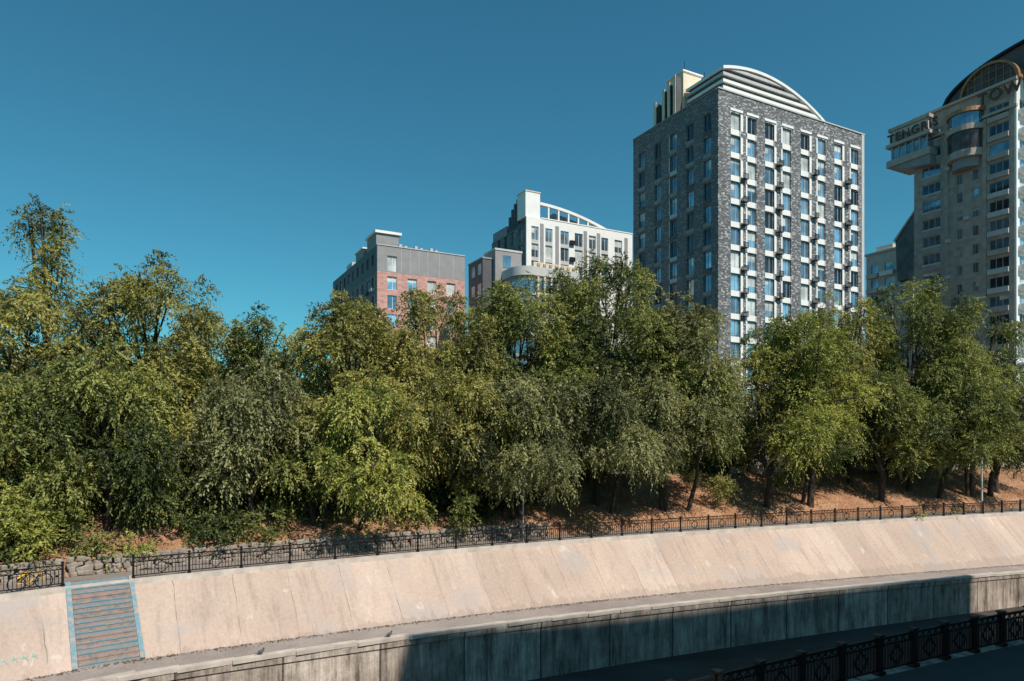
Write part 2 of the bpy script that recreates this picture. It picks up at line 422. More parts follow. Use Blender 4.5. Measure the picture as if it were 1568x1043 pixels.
def tube(pts,rads,k=7):
    V=[];Q=[]; pts=[np.array(p,float) for p in pts]
    for i,p in enumerate(pts):
        d=pts[min(i+1,len(pts)-1)]-pts[max(i-1,0)]; d=d/np.linalg.norm(d)
        x=np.cross(d,[.3,.9,.1]); x/=np.linalg.norm(x); y=np.cross(d,x)
        for j in range(k):
            a=2*math.pi*j/k; V.append(p+(x*math.cos(a)+y*math.sin(a))*rads[i])
    for i in range(len(pts)-1):
        for j in range(k):
            Q.append((i*k+j,i*k+(j+1)%k,(i+1)*k+(j+1)%k,(i+1)*k+j))
    return np.array(V),np.array(Q)
def quadmesh(name,parts,mats,parent=None):
    off=0;Vs=[];Qs=[];Ms=[];Ts=[]
    for V,Q,mi,T in parts:
        Vs.append(V);Qs.append(Q+off);Ms.append(np.full(len(Q),mi));Ts.append(T);off+=len(V)
    V=np.concatenate(Vs);Q=np.concatenate(Qs);Mi=np.concatenate(Ms).astype(np.int32);T=np.concatenate(Ts)
    me=bpy.data.meshes.new(name); me.vertices.add(len(V)); me.vertices.foreach_set('co',V.astype(np.float32).ravel())
    me.loops.add(Q.size); me.loops.foreach_set('vertex_index',Q.astype(np.int32).ravel())
    me.polygons.add(len(Q)); me.polygons.foreach_set('loop_start',(np.arange(len(Q))*4).astype(np.int32))
    me.polygons.foreach_set('material_index',Mi)
    for m in mats: me.materials.append(m)
    me.update(calc_edges=True)
    a=me.attributes.new('tint','FLOAT','POINT'); a.data.foreach_set('value',T.astype(np.float32))
    return link(bpy.data.objects.new(name,me),parent)
def lq(V): return np.arange(len(V)).reshape(-1,4)
def ground_z(x,y):
    d2=(BP[:,0]-x)**2+(BP[:,1]-y)**2; i=int(np.argmin(d2)); o=float(np.dot(np.array([x,y])-BP[i],NR[i]))
    return earth_h(o),o,i
def tree(name,x,y,top,bot,R,leaf,nlobes=24,dens=24,tb=.5,droop=.6,sparse=1,lean=(0,0),ll=.20,lw=.082,trunk=.24,Rl=(.12,.32)):
    rg=np.random.default_rng(int(abs(x*131+y*17+top*7)))
    cz=bot+(top-bot)*.45
    nlobes=int(nlobes*1.8)
    ex=rg.uniform(.85,1.2); ey=1/ex; ph=rg.uniform(0,6.28)
    lobes=[]
    for i in range(nlobes):
        az=rg.uniform(0,2*math.pi); u=rg.uniform(0,1)**.85; zc=bot+(top-bot)*(.08+.84*u)
        h=(zc-bot)/(top-bot); prof=math.sqrt(max(.05,1-((h-.38)/.66)**2))
        prof*=1+.16*math.sin(3*az+ph+h*5)+.10*math.sin(5*az-ph)
        k=rg.uniform(.25,.95)**.6*prof*(1+rg.normal()*.12)
        lr=R*rg.uniform(*Rl)*(1.1 if h<.6 else .86)
        pc=np.array([x+math.cos(az)*R*k*ex,y+math.sin(az)*R*k*ey,zc])
        pc[2]=min(pc[2],top-lr*.6)
        lobes.append((pc,np.array([lr,lr,lr*rg.uniform(.8,1.25)])))
    for i in range(7):
        az=rg.uniform(0,2*math.pi); k=rg.uniform(.1,.85)
        lr=R*rg.uniform(.08,.15)
        lobes.append((np.array([x+math.cos(az)*R*k,y+math.sin(az)*R*k,top-(R*.6)*k*k+rg.uniform(-.6,.25)]),np.array([lr*.9,lr*.9,lr*1.7])))
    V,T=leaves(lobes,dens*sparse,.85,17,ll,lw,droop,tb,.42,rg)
    parts=[(V,lq(V),1,T)]
    bx,by=x+lean[0],y+lean[1]; gz,o,i=ground_z(bx,by)
    if o>-4.2:
        q=BP[i]-NR[i]*4.6; bx,by=q; gz=earth_h(-4.6)
    hz0=bot+ (top-bot)*.30
    j=rg.normal(size=(3,2))*.3
    tp=[(bx,by,gz-.25),(bx*.75+x*.25+j[0,0],by*.75+y*.25+j[0,1],gz+(hz0-gz)*.4),(bx*.3+x*.7+j[1,0],by*.3+y*.7+j[1,1],gz+(hz0-gz)*.8),(x+j[2,0],y+j[2,1],cz),(x,y,top-R*.4)]
    tv,tq=tube(tp,[trunk*1.25,trunk,trunk*.8,trunk*.5,.05],8); parts.append((tv,tq,0,np.zeros(len(tv))))
    if rg.random()<.5:
        b2=(bx+rg.uniform(-.7,.7),by+rg.uniform(-.2,.6))
        tv,tq=tube([(b2[0],b2[1],gz-.25),((b2[0]*.6+x*.4)+rg.uniform(-.8,.8),b2[1],gz+(hz0-gz)*.6),(x+rg.uniform(-2,2),y+rg.uniform(-1,1),cz)],[trunk*.8,trunk*.6,.05],7); parts.append((tv,tq,0,np.zeros(len(tv))))
    for pc,rad in lobes[::2]:
        t0=rg.uniform(.3,.85); a=np.array(tp[2])*(1-t0)+np.array(tp[3])*t0
        if rg.random()<.4: a=np.array(tp[1])*(1-t0)+np.array(tp[2])*t0
        m=(a+pc)/2+np.array([0,0,.35])+rg.normal(size=3)*.2
        e=pc+(pc-m)*.3; e[2]=min(e[2],top-.6)
        tv,tq=tube([a,m,pc,e],[trunk*.4,trunk*.27,.05,.02],6); parts.append((tv,tq,0,np.zeros(len(tv))))
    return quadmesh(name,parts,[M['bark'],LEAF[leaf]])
T=[ # x,y,top,bot,R,leaf,nlobes,tb
 (-29.5,40,15.4,3.8,5.2,0,26,.48),(-22.6,43.5,17.2,4.0,5.0,0,26,.60),(-17.2,46.5,14.6,3.8,4.2,1,20,.5),
 (-11.0,46.5,15.8,3.6,4.6,0,26,.60),(-5.6,50,17.4,3.6,4.8,0,24,.60),(.3,52,18.2,4,4.8,1,24,.56),
 (7.4,54,20.3,5.2,5.8,1,32,.54),(12.6,52.5,17.2,5.2,4.4,2,24,.52),(25.0,59,17.0,4.2,5.0,3,30,.5),(21.2,57.5,14.2,4.4,3.0,0,15,.60),
 (31.6,66,20.2,4.4,4.4,0,24,.52),(39.0,67,21.8,4.4,5.2,1,30,.46),(44.6,66.5,19.8,4.3,4.4,1,26,.43),(49.6,69.5,15.4,4.2,3.4,1,20,.4),(33.5,62,12.6,4.0,4.2,1,22,.46),(41.5,63.5,12.0,4.0,3.9,1,20,.43),(48.0,66.5,11.5,4.2,3.2,2,16,.42)]
for a in T: tree('elm_tree',a[0],a[1],a[2],a[3],a[4],a[5],a[6],tb=a[7],lean=(random.uniform(-1,1),random.uniform(-1,0)))
F=[(-8.4,41,10.0,2.0,2.9,3,18,.60),(-15.5,41.0,11,3.6,3.6,2,20,.52),(-22.2,37.5,11.2,3.4,3.9,1,20,.42),(.9,47,10.6,3.0,3.9,2,22,.52),
   (8.4,49.8,12,5.0,4.2,2,24,.48),(-3.6,45.2,11.2,3.6,3.8,0,20,.54),(15.0,52.8,12.5,5.4,3.3,1,18,.46),(-11.9,42.5,9,3.4,3.0,1,14,.42),(-27,35.5,10,3.4,3.6,1,17,.42)]
for a in F: tree('elm_tree',a[0],a[1],a[2],a[3],a[4],a[5],a[6],tb=a[7],droop=.85,trunk=.15)
tree('poplar_tree',-33.0,48,23.2,14.5,2.2,0,14,dens=18,tb=.5,trunk=.2,Rl=(.22,.36))
def shrub(x,y,z,R,h,leaf,tb=.5,n=6,g=None):
    rg=np.random.default_rng(int(abs(x*91+y*13)))
    lobes=[(np.array([x,y,z+h*.5])+rg.normal(size=3)*np.array([R*.45,R*.45,h*.24]),np.array([R*.45,R*.45,h*.33])) for _ in range(n)]
    V,T=leaves(lobes,36,.6,12,.16,.08,.4,tb,.2,rg)
    tv,tq=tube([(x+.3,y+.4,(z if g is None else g)-.1),(x,y,z+h*.5)],[.05,.02],6)
    return quadmesh('shrub',[(V,lq(V),1,T),(tv,tq,0,np.zeros(len(tv)))],[M['bark'],LEAF[leaf]])
shrub(-24.0,33.4,2.0,1.3,2.6,3,.6,9,g=.1)
for a in [(-19.5,36.2,.3,.8,1.3,3,.6,5),(-3.4,44.6,.5,.7,2.6,1,.4,5),(17.0,56.2,1.8,1.1,1.9,0,.6,6),(15.4,58,3,1.0,1.2,1,.5,4),
          (34.5,58.4,.1,.35,.5,3,.6,3),(38.4,59.8,.1,.4,.6,3,.7,3),(-14.5,39.5,.4,.7,1.5,1,.4,4),(5.2,49.2,.4,.4,.7,3,.4,3),(23,59.5,2.6,.8,1.0,1,.45,4)]: shrub(*a)
rg=np.random.default_rng(11); lobes=[]
for i in range(200):
    s=rg.uniform(s_of_x(-36),s_of_x(5.0)); o=rg.uniform(3.9,11.5); p,t,n,_,_=at(s); c=p-n*o
    if rg.random()<.35 and o<6: continue
    q=rg.uniform(.5,1.2); lobes.append((np.array([c[0],c[1],earth_h(-o)+q*rg.uniform(.3,1.3)]),np.array([q,q,q*.9])))
for i in range(95):
    s=rg.uniform(s_of_x(7),s_of_x(62)); o=rg.uniform(10.6,13.4); p,t,n,_,_=at(s); c=p-n*o
    q=rg.uniform(.5,1.15); lobes.append((np.array([c[0],c[1],earth_h(-o)+q*rg.uniform(.4,2.4)]),np.array([q,q,q*.9])))
V,Tt=leaves(lobes,22,.8,12,.22,.11,.6,.22,.3,rg)
quadmesh('undergrowth',[(V,lq(V),0,Tt)],[LEAF[1]])
rg=np.random.default_rng(5); lobes=[]
for i in range(150):
    x=rg.uniform(-48,17)
    s=s_of_x(x+6); p,t,n,_,_=at(s); o=rg.uniform(13,24); c=p-n*o
    lobes.append((np.array([c[0],c[1],rg.uniform(4.5,12.5)]),np.array([2.3,2.3,1.9])))
for i in range(60):
    x=rg.uniform(19,66); s=s_of_x(x+5); p,t,n,_,_=at(s); c=p-n*rg.uniform(13,20)
    lobes.append((np.array([c[0],c[1],rg.uniform(4.6,10.5)]),np.array([2.0,2.0,1.7])))
V,Tt=leaves(lobes,10,1.1,14,.34,.15,.5,.3,.2,rg)
quadmesh('background_tree_mass',[(V,lq(V),0,Tt)],[LEAF[1]])
n=36000; ss=rg.uniform(s_of_x(-32),s_of_x(72),n); oo=-rg.uniform(3.1,11,n)
px=np.interp(ss,sl,BP[:,0])+np.interp(ss,sl,NR[:,0])*oo; py=np.interp(ss,sl,BP[:,1])+np.interp(ss,sl,NR[:,1])*oo
pz=np.array([earth_h(o) for o in oo])
P=np.c_[px,py,pz]; a=unit(rg.normal(size=(n,3))*[.6,.6,.3]+[0,0,.7]); h=rg.uniform(.08,.28,n)[:,None]; b=unit(np.cross(a,rg.normal(size=(n,3))))*.025
V=np.stack([P-b,P+b,P+a*h+b*.3,P+a*h-b*.3],1).reshape(-1,3)
DG=mat_leaf('dry_grass_straw',(.20,.10,.055),(.40,.23,.13),(.52,.38,.22))
quadmesh('dry_grass',[(V,lq(V),0,np.repeat(np.clip(rg.normal(.45,.25,n),0,1),4))],[DG])
n=5000; ss=rg.uniform(s_of_x(-30),s_of_x(72),n); w_=rg.random(n)
D_=np.interp(ss,sl,DD); W_=np.interp(ss,sl,WW)
oo=np.where(w_<.55,W_+.05+np.abs(rg.normal(0,.22,n)),-.35-np.abs(rg.normal(0,.5,n))); zz=np.where(w_<.55,-D_+.02,.02)
px=np.interp(ss,sl,BP[:,0])+np.interp(ss,sl,NR[:,0])*oo; py=np.interp(ss,sl,BP[:,1])+np.interp(ss,sl,NR[:,1])*oo
P=np.c_[px,py,zz+.012]; a=unit(np.c_[rg.normal(size=(n,2)),rg.uniform(0,.3,n)])*.07; b=unit(np.cross(a,[0.05,0,1]))*.03
V=np.stack([P-a,P+b,P+a,P-b],1).reshape(-1,3)
quadmesh('fallen_leaves',[(V,lq(V),0,np.repeat(rg.uniform(0,.7,n),4))],[mat_leaf('fallen_leaf',(.08,.05,.03),(.20,.12,.06),(.35,.25,.10))])

# ---------------------------------------------------------------- buildings
ROT=math.atan2(.4683,.8836)
def fbox(mb,side,a0,a1,o0,o1,z0,z1,k):
    if side=='front': mb.box(a0,a1,-o1,-o0,z0,z1,k)
    else: mb.box(-o1,-o0,a0,a1,z0,z1,k)
def facade(walls,wins,side,a0,a1,z0,z1,cols,rows,wall,th=.3,glass=('gl_blue','gl_mid','gl_dark','gl_curtain'),wt=(5,3,1,2),out=0,frame='frame',mull=1,span=None):
    edges=sorted([(c-w/2,c+w/2) for c,w in cols]); cur=a0
    for e0,e1 in edges:
        if e0>cur: fbox(walls,side,cur,e0,out-th,out,z0,z1,wall)
        zc=z0
        for r0,r1 in sorted(rows):
            if r0>zc: fbox(walls,side,e0,e1,out-th,out-.004,zc,r0,span or wall)
            gk=random.choices(glass,wt)[0]
            fbox(wins,side,e0,e1,out-th+.02,out-th+.05,r0,r1,gk)
            if gk in('gl_blue','gl_mid') and random.random()<.35:
                hh=r1-(r1-r0)*random.uniform(.2,.6)
                fbox(wins,side,e0,e1 if random.random()<.5 else (e0+e1)/2,out-th+.05,out-th+.053,hh,r1,'gl_curtain')
            f=.07; o1=out-th+.10;o0=out-th+.055
            fbox(wins,side,e0,e0+f,o0,o1,r0,r1,frame); fbox(wins,side,e1-f,e1,o0,o1,r0,r1,frame)
            fbox(wins,side,e0+f,e1-f,o0,o1,r0,r0+f,frame); fbox(wins,side,e0+f,e1-f,o0,o1,r1-f,r1,frame)
            for m in range(mull):
                x=e0+(e1-e0)*(m+1)/(mull+1)+ (0.12 if mull==1 else 0)
                fbox(wins,side,x-.035,x+.035,o0,o1,r0+f,r1-f,frame)
            zc=r1
        if zc<z1: fbox(walls,side,e0,e1,out-th,out-.004,zc,z1,wall)
        cur=e1
    if cur<a1: fbox(walls,side,cur,a1,out-th,out,z0,z1,wall)

A=empty('apartment_tower',(28.7,95,0),ROT)
W1,V1,ZT,G=31.6,18.9,55.5,3.6
walls=MB();wins=MB();trim=MB()
walls.box(.3,W1-.01,.3,V1-.01,G,ZT-.9,'dark_grey')
rows=[(51.6-3.25*i-1.2,51.6-3.25*i+1.15) for i in range(15)]
cf=[3.3,6.5,10.1,13.7,17.7,21.4,25.3,29.2]
facade(walls,wins,'front',0,W1,G,ZT,[(c,1.85) for c in cf],rows,'grey_brick',glass=('gl_blue','gl_mid','gl_dark','gl_curtain'),wt=(6,3,2,1),frame='light_grey')
cl=[2.1,5.6,9.2,12.8,16.7]
facade(walls,wins,'left',.3,V1,G,ZT,[(c,1.5) for c in cl],rows,'grey_brick_plain',glass=('gl_mid','gl_dark','gl_blue'),wt=(5,5,1),frame='mid_grey')
for j,c in enumerate(cf):
    for i,(r0,r1) in enumerate(rows):
        fbox(trim,'front',c-1.0,c+.65,.0,.08,r0-.80,r0-.02,'white_panel')
        fbox(trim,'front',c+.75,c+.92,.0,.05,r0-.80,r0-.02,'light_grey')
        if j%2==0: fbox(trim,'front',c+.95,c+1.40,.0,.06,r0-.02,r1,'white_panel')
        else: fbox(trim,'front',c-1.22,c-.95,.0,.06,r0-.02,r1,'white_panel')
        if j in (1,3,5,7) and i>0 and random.random()<.93:
            x=c-1.75 if j!=7 else c-1.85
            z=r0-.35
            fbox(trim,'front',x-.5,x+.5,.08,.62,z,z+.06,'black')
            for k in range(6): fbox(trim,'front',x-.5+k*.188,x-.44+k*.188,.56,.62,z+.06,z+.72,'black')
            fbox(trim,'front',x-.5,x+.5,.56,.63,z+.72,z+.78,'black')
            if random.random()<.6: fbox(trim,'front',x-.38,x+.38,.12,.45,z+.08,z+.68,'ac')
for j,c in enumerate(cl):
    for i,(r0,r1) in enumerate(rows):
        fbox(trim,'left',c-.8,c+.8,.0,.05,r0-.62,r0-.02,'light_grey' if (j==2 and i in (1,3,5,6,8)) else 'mid_grey' if (i+j)%3 else 'dark_grey')
        if j in (2,): fbox(trim,'left',c+.78,c+.98,.0,.04,r0,r1,'light_grey')
fbox(trim,'front',W1-.7,W1-.05,.0,.08,G,ZT,'light_grey')
trim.box(-.08,W1+.08,-.12,.45,ZT,ZT+.18,'light_grey'); trim.box(-.12,.45,.45,V1+.05,ZT,ZT+.16,'mid_grey')
trim.box(0,W1,V1-.3,V1-.012,ZT-.9,ZT,'dark_grey'); trim.box(W1-.3,W1,.35,V1-.32,ZT-.9,ZT,'dark_grey')
for c in cf: fbox(trim,'front',c-1.05,c+1.4,.0,.07,53.0,53.35,'white_panel')
walls.obj('walls',A);wins.obj('windows',A);trim.obj('panels_and_ac_baskets',A)
cr=MB()
za=lambda t:60.3-.0195*(t-8.5)**2
def tmax(z,zp=60.3): return 8.5+math.sqrt(max(0,(zp-z)/.0195))
def tmin(z):
    d=math.sqrt(max(0,(60.3-z)/.0195)); return max(1.7,8.5-d)
z=ZT+.80
cr.prism([(1.95,ZT-.3)]+[(t,za(t)-.45) for t in np.linspace(1.95,22.9,24)]+[(23.1,ZT-.3)],'y',1.05,7.9,'dark_grey')
while z<59.7:
    zt=min(z+.42,60.1)
    cr.prism([(tmin(z),z),(tmax(z),z),(tmax(zt)-.02,zt),(tmin(zt),zt)],'y',.75,8.1,'white_panel' if z<58 else 'light_grey'); z+=.98
arc=[(t,za(t)+.06) for t in np.linspace(1.6,23.9,40)]; arc2=[(t,za(t)-.36) for t in np.linspace(23.6,1.6,40)]
cr.prism(arc+arc2,'y',.60,8.3,'white_panel')
cr.obj('louvred_arched_crown',A)
stc=MB()
stc.box(1.4,5.0,8.6,12.3,ZT-.5,62.3,'cream'); stc.box(1.2,5.2,8.4,12.5,62.3,62.5,'white_panel')
for k,(y0,zt) in enumerate([(8.9,61.4),(10.2,60.9),(11.4,60.3),(13.4,59.2)]):
    stc.box(.3,1.38,y0,y0+.75,ZT-.5,zt,'dark_grey'); stc.box(.2,.32,y0+.1,y0+.65,ZT-.5,zt+.3,'cream')
stc.box(5.05,9,9,14,ZT-.5,58.5,'mid_grey')
for x,y in ((2,9),(4,11),(7,10)): stc.box(x,x+.06,y,y+.06,58,64.2,'black')
stc.obj('roof_stack',A)

B=empty('arched_apartment_building',(2.74,130,0),ROT)
W2,V2,ZB=25.2,14.9,49.1
walls=MB();wins=MB();trim=MB()
walls.box(.3,W2-.01,.3,V2-.01,G,ZB-.5,'dark_grey')
rows=[(46.1-3.3*i-1.3,46.1-3.3*i+1.3) for i in range(12)]
facade(walls,wins,'front',0,W2,G,ZB,[(1.9,1.6),(5.0,1.6),(8.6,1.9),(11.9,1.9),(15.2,1.7),(18.2,1.7),(21.6,1.9)],rows,'white_panel',span='light_grey')
facade(walls,wins,'left',.3,V2,G,ZB-1.5,[(2.5,1.4),(5.5,1.4),(8.5,1.4),(11.5,1.4)],rows,'grey_brick_plain',glass=('gl_mid','gl_dark'),wt=(1,1),frame='mid_grey')
for c in (3.45,6.9,13.5,16.7,23.6):
    fbox(trim,'front',c-.45,c+.35,.0,.06,G,ZB-1.0,'mid_grey')
for c in (10.3,):
    for i,(r0,r1) in enumerate(rows): fbox(trim,'front',c-.6,c+.5,.0,.5,r0+.1,r0+.9,'black')
trim.box(0,3.2,.32,3.6,ZB,54.0,'white_panel'); trim.box(-.1,3.3,.22,3.7,54.0,54.2,'cream')
for k,zt in enumerate((53.6,53,52.2,51.0)): trim.box(.3,1.2,3.9+k*1.1,4.6+k*1.1,ZB-1,zt,'dark_grey')
trim.box(4,14,5,11,ZB-.5,50.8,'mid_grey'); trim.box(0.2,4,8.5,14.7,ZB-1.6,ZB+.4,'mid_grey')
def zarc(t): return 52.4-.0098*max(0,t-1.5)**2
tt=np.linspace(3.25,20,24)
trim.prism([(t,zarc(t)) for t in tt]+[(t,zarc(t)-.55) for t in tt[::-1]],'y',.32,1.0,'white_panel')
for t in np.arange(5.2,17.5,2.3): trim.box(t-.16,t+.16,.4,.9,ZB+.01,zarc(t)-.3,'white_panel')
trim.prism([(t,max(ZB,zarc(t)-1.0)) for t in np.linspace(7,18,12)]+[(18,ZB-.2),(7,ZB-.2)],'y',1.6,4,'mid_grey')
trim.box(3.25,W2+.05,-.08,.30,ZB,ZB+.2,'white_panel')
walls.obj('walls',B);wins.obj('windows',B);trim.obj('arch_and_trim',B)

C=empty('rounded_corner_building',(1.0,105,0),ROT)
walls=MB();wins=MB();trim=MB()
def rounded(R,x0,y0,x1,y1,n=14):
    pts=[(x0+R-R*math.cos(a),y0+R-R*math.sin(a)) for a in np.linspace(0,math.pi/2,n)]
    return [(x0,y1)]+pts+[(x1,y0),(x1,y1)]
walls.prism(rounded(2.6,.25,.25,10.9,14,14),'z',G,32.2,'mid_grey')
walls.prism(rounded(2.8,0,0,11.2,14.2),'z',32.2,33.6,'light_grey')
for i in range(8):
    z=29.6-3.2*i
    wins.prism(rounded(2.65,.18,.18,10.95,13),'z',z,z+1.9,'gl_mid')
    walls.prism(rounded(2.75,.05,.05,11.0,14.1),'z',z-.45,z,'light_grey')
for k in range(7):
    a=3.2+k*1.2
    trim.box(a,a+.3,-.35,.16,18,32.0,'cream')
trim.box(2.8,11.2,.2,.6,33.6,34.35,'cream')
for k in range(7):
    a=3.4+k*1.1
    trim.box(a,a+.5,.0,.19,33.75,34.15,'stone_trim')
trim.box(0,.1,6,14,33.6,34.2,'mid_grey')
walls.box(-1.2,3.6,5.6,9.6,30,37.0,'mid_grey'); walls.box(-1.3,3.7,5.5,9.7,37.0,37.3,'light_grey')
walls.box(-3.0,-1.21,6.5,12,20,35.6,'dark_grey'); walls.box(-3.1,-1.22,6.4,12.1,35.6,35.85,'mid_grey')
for i in range(4):
    for v in (6.9,9.3): wins.box(-3.05,-3.0,v,v+1.3,33.2-3.2*i,34.9-3.2*i,'gl_mid')
wins.box(.2,1.6,5.54,5.6,34.3,36.3,'gl_mid')
walls.obj('walls',C);wins.obj('windows',C);trim.obj('fins',C)

Dd=empty('salmon_and_grey_building',(-22.7,115,0),ROT)
W4,V4,ZD=16.1,31.5,39.4
walls=MB();wins=MB();trim=MB()
walls.box(.3,W4-.01,.3,V4-.01,G,ZD-.6,'dark_grey')
zs=35.0
facade(walls,wins,'front',0,W4,zs,ZD,[(2.6,1.7)],[(35.2,37.8)],'mid_grey')
rowsD=[(33.2-3.2*i-1.2,33.2-3.2*i+1.1) for i in range(9)]
facade(walls,wins,'front',0,W4,G,zs-.01,[(2.6,1.7),(6.2,1.7),(9.8,1.7),(13.4,1.7)],rowsD,'salmon')
rowsL=[(36.4,38.2)]
facade(walls,wins,'left',.3,V4,zs,ZD,[(2.5+3.2*i,1.4) for i in range(9)],rowsL,'dark_grey',glass=('gl_mid','gl_curtain'),wt=(2,1),frame='mid_grey')
facade(walls,wins,'left',.3,V4,G,zs-.01,[(2.5+3.2*i,1.4) for i in range(9)],rowsD,'grey_brick_plain',glass=('gl_mid','gl_dark','gl_curtain'),wt=(2,1,1),frame='mid_grey')
for i in range(9):
    for r0,r1 in rowsD[:6]:
        if (i%3)==0: fbox(trim,'left',1.3+3.2*i,1.75+3.2*i,0,.05,r0-.4,r1,'salmon')
        fbox(trim,'left',1.9+3.2*i,3.1+3.2*i,0,.5,r0-.1,r0+.45,'dark_grey' if i%2 else 'light_grey')
for a in (4.2,5.8,7.4,9.0,11.2,13.8): fbox(trim,'front',a,a+.06,0,.03,zs,ZD,'light_grey')
trim.box(-.08,W4+.05,-.1,.35,ZD,ZD+.15,'light_grey')
for k in range(9): trim.box(4.2+k*.95,4.7+k*.95,1.0,1.5,ZD+.15,ZD+.9-(k%3)*.2,'light_grey')
trim.box(.6,4.6,2.6,8.2,ZD-.6,42.2,'mid_grey'); trim.box(.35,5.1,2.3,8.6,42.2,42.65,'white_panel')
trim.box(.4,4,10,15,ZD-.6,41.2,'mid_grey'); trim.box(.2,4.2,9.8,15.2,41.2,41.45,'white_panel')
trim.box(.7,3,19,23,ZD-.6,40.9,'light_grey')
walls.obj('walls',Dd);wins.obj('windows',Dd);trim.obj('trim_and_penthouse',Dd)

E=empty('stone_clad_tower',(81.3,110,0),ROT)
walls=MB();wins=MB();trim=MB()
VE,ZE=16.7,65
walls.box(.3,14,.3,VE-.01,G,ZE-.4,'dark_grey')
rowsE=[(61.0-3.15*i-1.0,61.0-3.15*i+.7) for i in range(18)]
facade(walls,wins,'left',.3,VE,G,ZE,[(2.6,3.0),(6.2,.95),(8.8,.95),(13.6,3.2)],rowsE,'tile',glass=('gl_mid','gl_dark','gl_blue'),wt=(3,4,1),mull=2,frame='light_grey')
facade(walls,wins,'front',0,14,G,ZE,[(2.2,2.6),(6,1.6),(10,2.6)],rowsE,'white_panel')
for r0,r1 in rowsE:
    fbox(trim,'left',1.0,4.2,0,.45,r0-.95,r0-.12,'stone_trim' if random.random()<.6 else 'light_grey')
    fbox(trim,'left',11.9,15.3,0,.10,r0-.35,r0-.03,'light_grey')
    fbox(trim,'left',11.9,15.3,0,.08,r0-1.2,r0-.4,'tile')
    fbox(trim,'front',.6,3.8,0,.8,r0-.95,r0-.05,'white_panel')
    for v in (7.5,10.6):
        if random.random()<.35: fbox(trim,'left',v-.4,v+.4,.02,.45,r0-.2,r0+.4,'ac')
for v in (4.7,10.9): fbox(trim,'left',v-.3,v+.3,0,.3,G,60,'tile')
for z in (64.6,60.2): fbox(trim,'left',-.2,VE+.1,0,.5,z,z+.45,'stone_trim')
trim.box(-2.2,5,12.6,20.6,57.0,58.2,'stone_trim'); trim.box(-1.6,4.6,13.2,20.0,58.2,60.6,'gl_mid'); trim.box(-2.3,5,12.5,20.7,60.6,61.2,'stone_trim')
trim.box(-1.6,4.6,13.2,20.0,61.2,63.6,'light_grey'); trim.box(-2.0,5,12.8,20.4,63.6,64.2,'tile')
for k in range(6): trim.box(-1.75,-1.6,13.2+k*1.3,13.45+k*1.3,58.2,60.6,'stone_trim')
trim.prism([(12.7,57.0),(20.3,57.0),(16.5,55.8),(12.7,55.2)],'x',-1.9,3.5,'mid_grey')
def cyl(mb,cx,cy,R,z0,z1,k,n=28): mb.prism([(cx+R*math.cos(a),cy+R*math.sin(a)) for a in np.linspace(0,2*math.pi,n,endpoint=False)],'z',z0,z1,k)
for z0,z1,R,k in ((54.2,55.4,2.9,'tile'),(55.4,58.6,2.75,'gl_smoke'),(58.6,59.5,3.05,'tile'),(59.5,61.6,2.75,'gl_mid'),(61.6,62.3,3.05,'orange'),(52.6,54.2,2.2,'mid_grey')):
    cyl(trim,.2,7.6,R,z0,z1,k)
def zr(v): return 65+6.3*math.sqrt(max(0,1-((v+5)/17.5)**2))
vs=np.linspace(12.4,-5,26)
trim.prism([(12.5,64.8)]+[(v,zr(v)) for v in vs]+[(-5,64.8)],'x',2.2,13,'dark_grey')
trim.prism([(12.8,64.9)]+[(v+.3,zr(v)+.3) for v in vs]+[(v,zr(v)-.1) for v in vs[::-1]],'x',1.6,13.5,'black')
ang=np.linspace(0,math.pi,24)
trim.prism([(4.2+4.2*math.cos(a),65+3.9*math.sin(a)) for a in ang],'x',.3,2.4,'gl_smoke')
trim.prism([(4.2+4.6*math.cos(a),65+4.3*math.sin(a)) for a in ang]+[(4.2+4.2*math.cos(a),65+3.9*math.sin(a)) for a in ang[::-1]],'x',-.1,2.5,'orange')
for k in range(-3,4): trim.box(.18,.30,4.2+k*1.1-.05,4.2+k*1.1+.05,65,65+3.9*math.sqrt(1-(k*1.1/4.3)**2),'orange')
for z in (66.3,67.6):
    hw=4.1*math.sqrt(max(0,1-((z-65)/3.9)**2)); trim.box(.16,.30,4.2-hw,4.2+hw,z,z+.10,'orange')
walls.obj('walls',E);wins.obj('windows',E);trim.obj('bays_cornices_roof',E)
M['signm']=mat_simple('sign_letters',(.10,.045,.02),.5,.1)
def sign(txt,size,loc):
    c=bpy.data.curves.new('sign',type='FONT'); c.body=txt; c.size=size; c.extrude=.12; c.space_character=1.15; c.offset=.06
    c.materials.append(M['signm']); o=bpy.data.objects.new('rooftop_sign_letters',c); link(o,E)
    o.location=loc; o.rotation_euler=(math.pi/2,0,-math.pi/2)
sign('TENGRIS',2.1,(-2.35,20.2,61.35)); sign('TOWERS',2.5,(-.85,5.4,62.4))

Fb=empty('beige_balcony_building',(82.6,140,0),ROT)
walls=MB();wins=MB();trim=MB()
VF=10.7; ZF=46.5
walls.box(.3,14,.3,VF,G,ZF-.3,'beige')
rowsF=[(43.5-3.2*i-1.1,43.5-3.2*i+.7) for i in range(12)]
facade(walls,wins,'left',.3,VF,G,ZF,[(2.2,1.6),(5.4,2.2),(8.8,1.6)],rowsF,'beige',glass=('gl_mid','gl_dark'),wt=(1,1))
for r0,r1 in rowsF:
    fbox(trim,'left',4.0,7.0,0,1.2,r0-1.1,r0-.2,'white_panel'); fbox(trim,'left',7.7,10.2,0,.9,r0-1.1,r0-.2,'beige')
trim.box(-.4,14,-.4,VF+.3,ZF,ZF+.4,'light_grey'); trim.box(2,8,6,9.8,ZF+.4,ZF+2.0,'beige')
trim.prism([(-1,ZF-7),(-1,53.5),(3.6,47.8),(3.2,ZF-7)],'x',-.8,10,'gl_smoke')
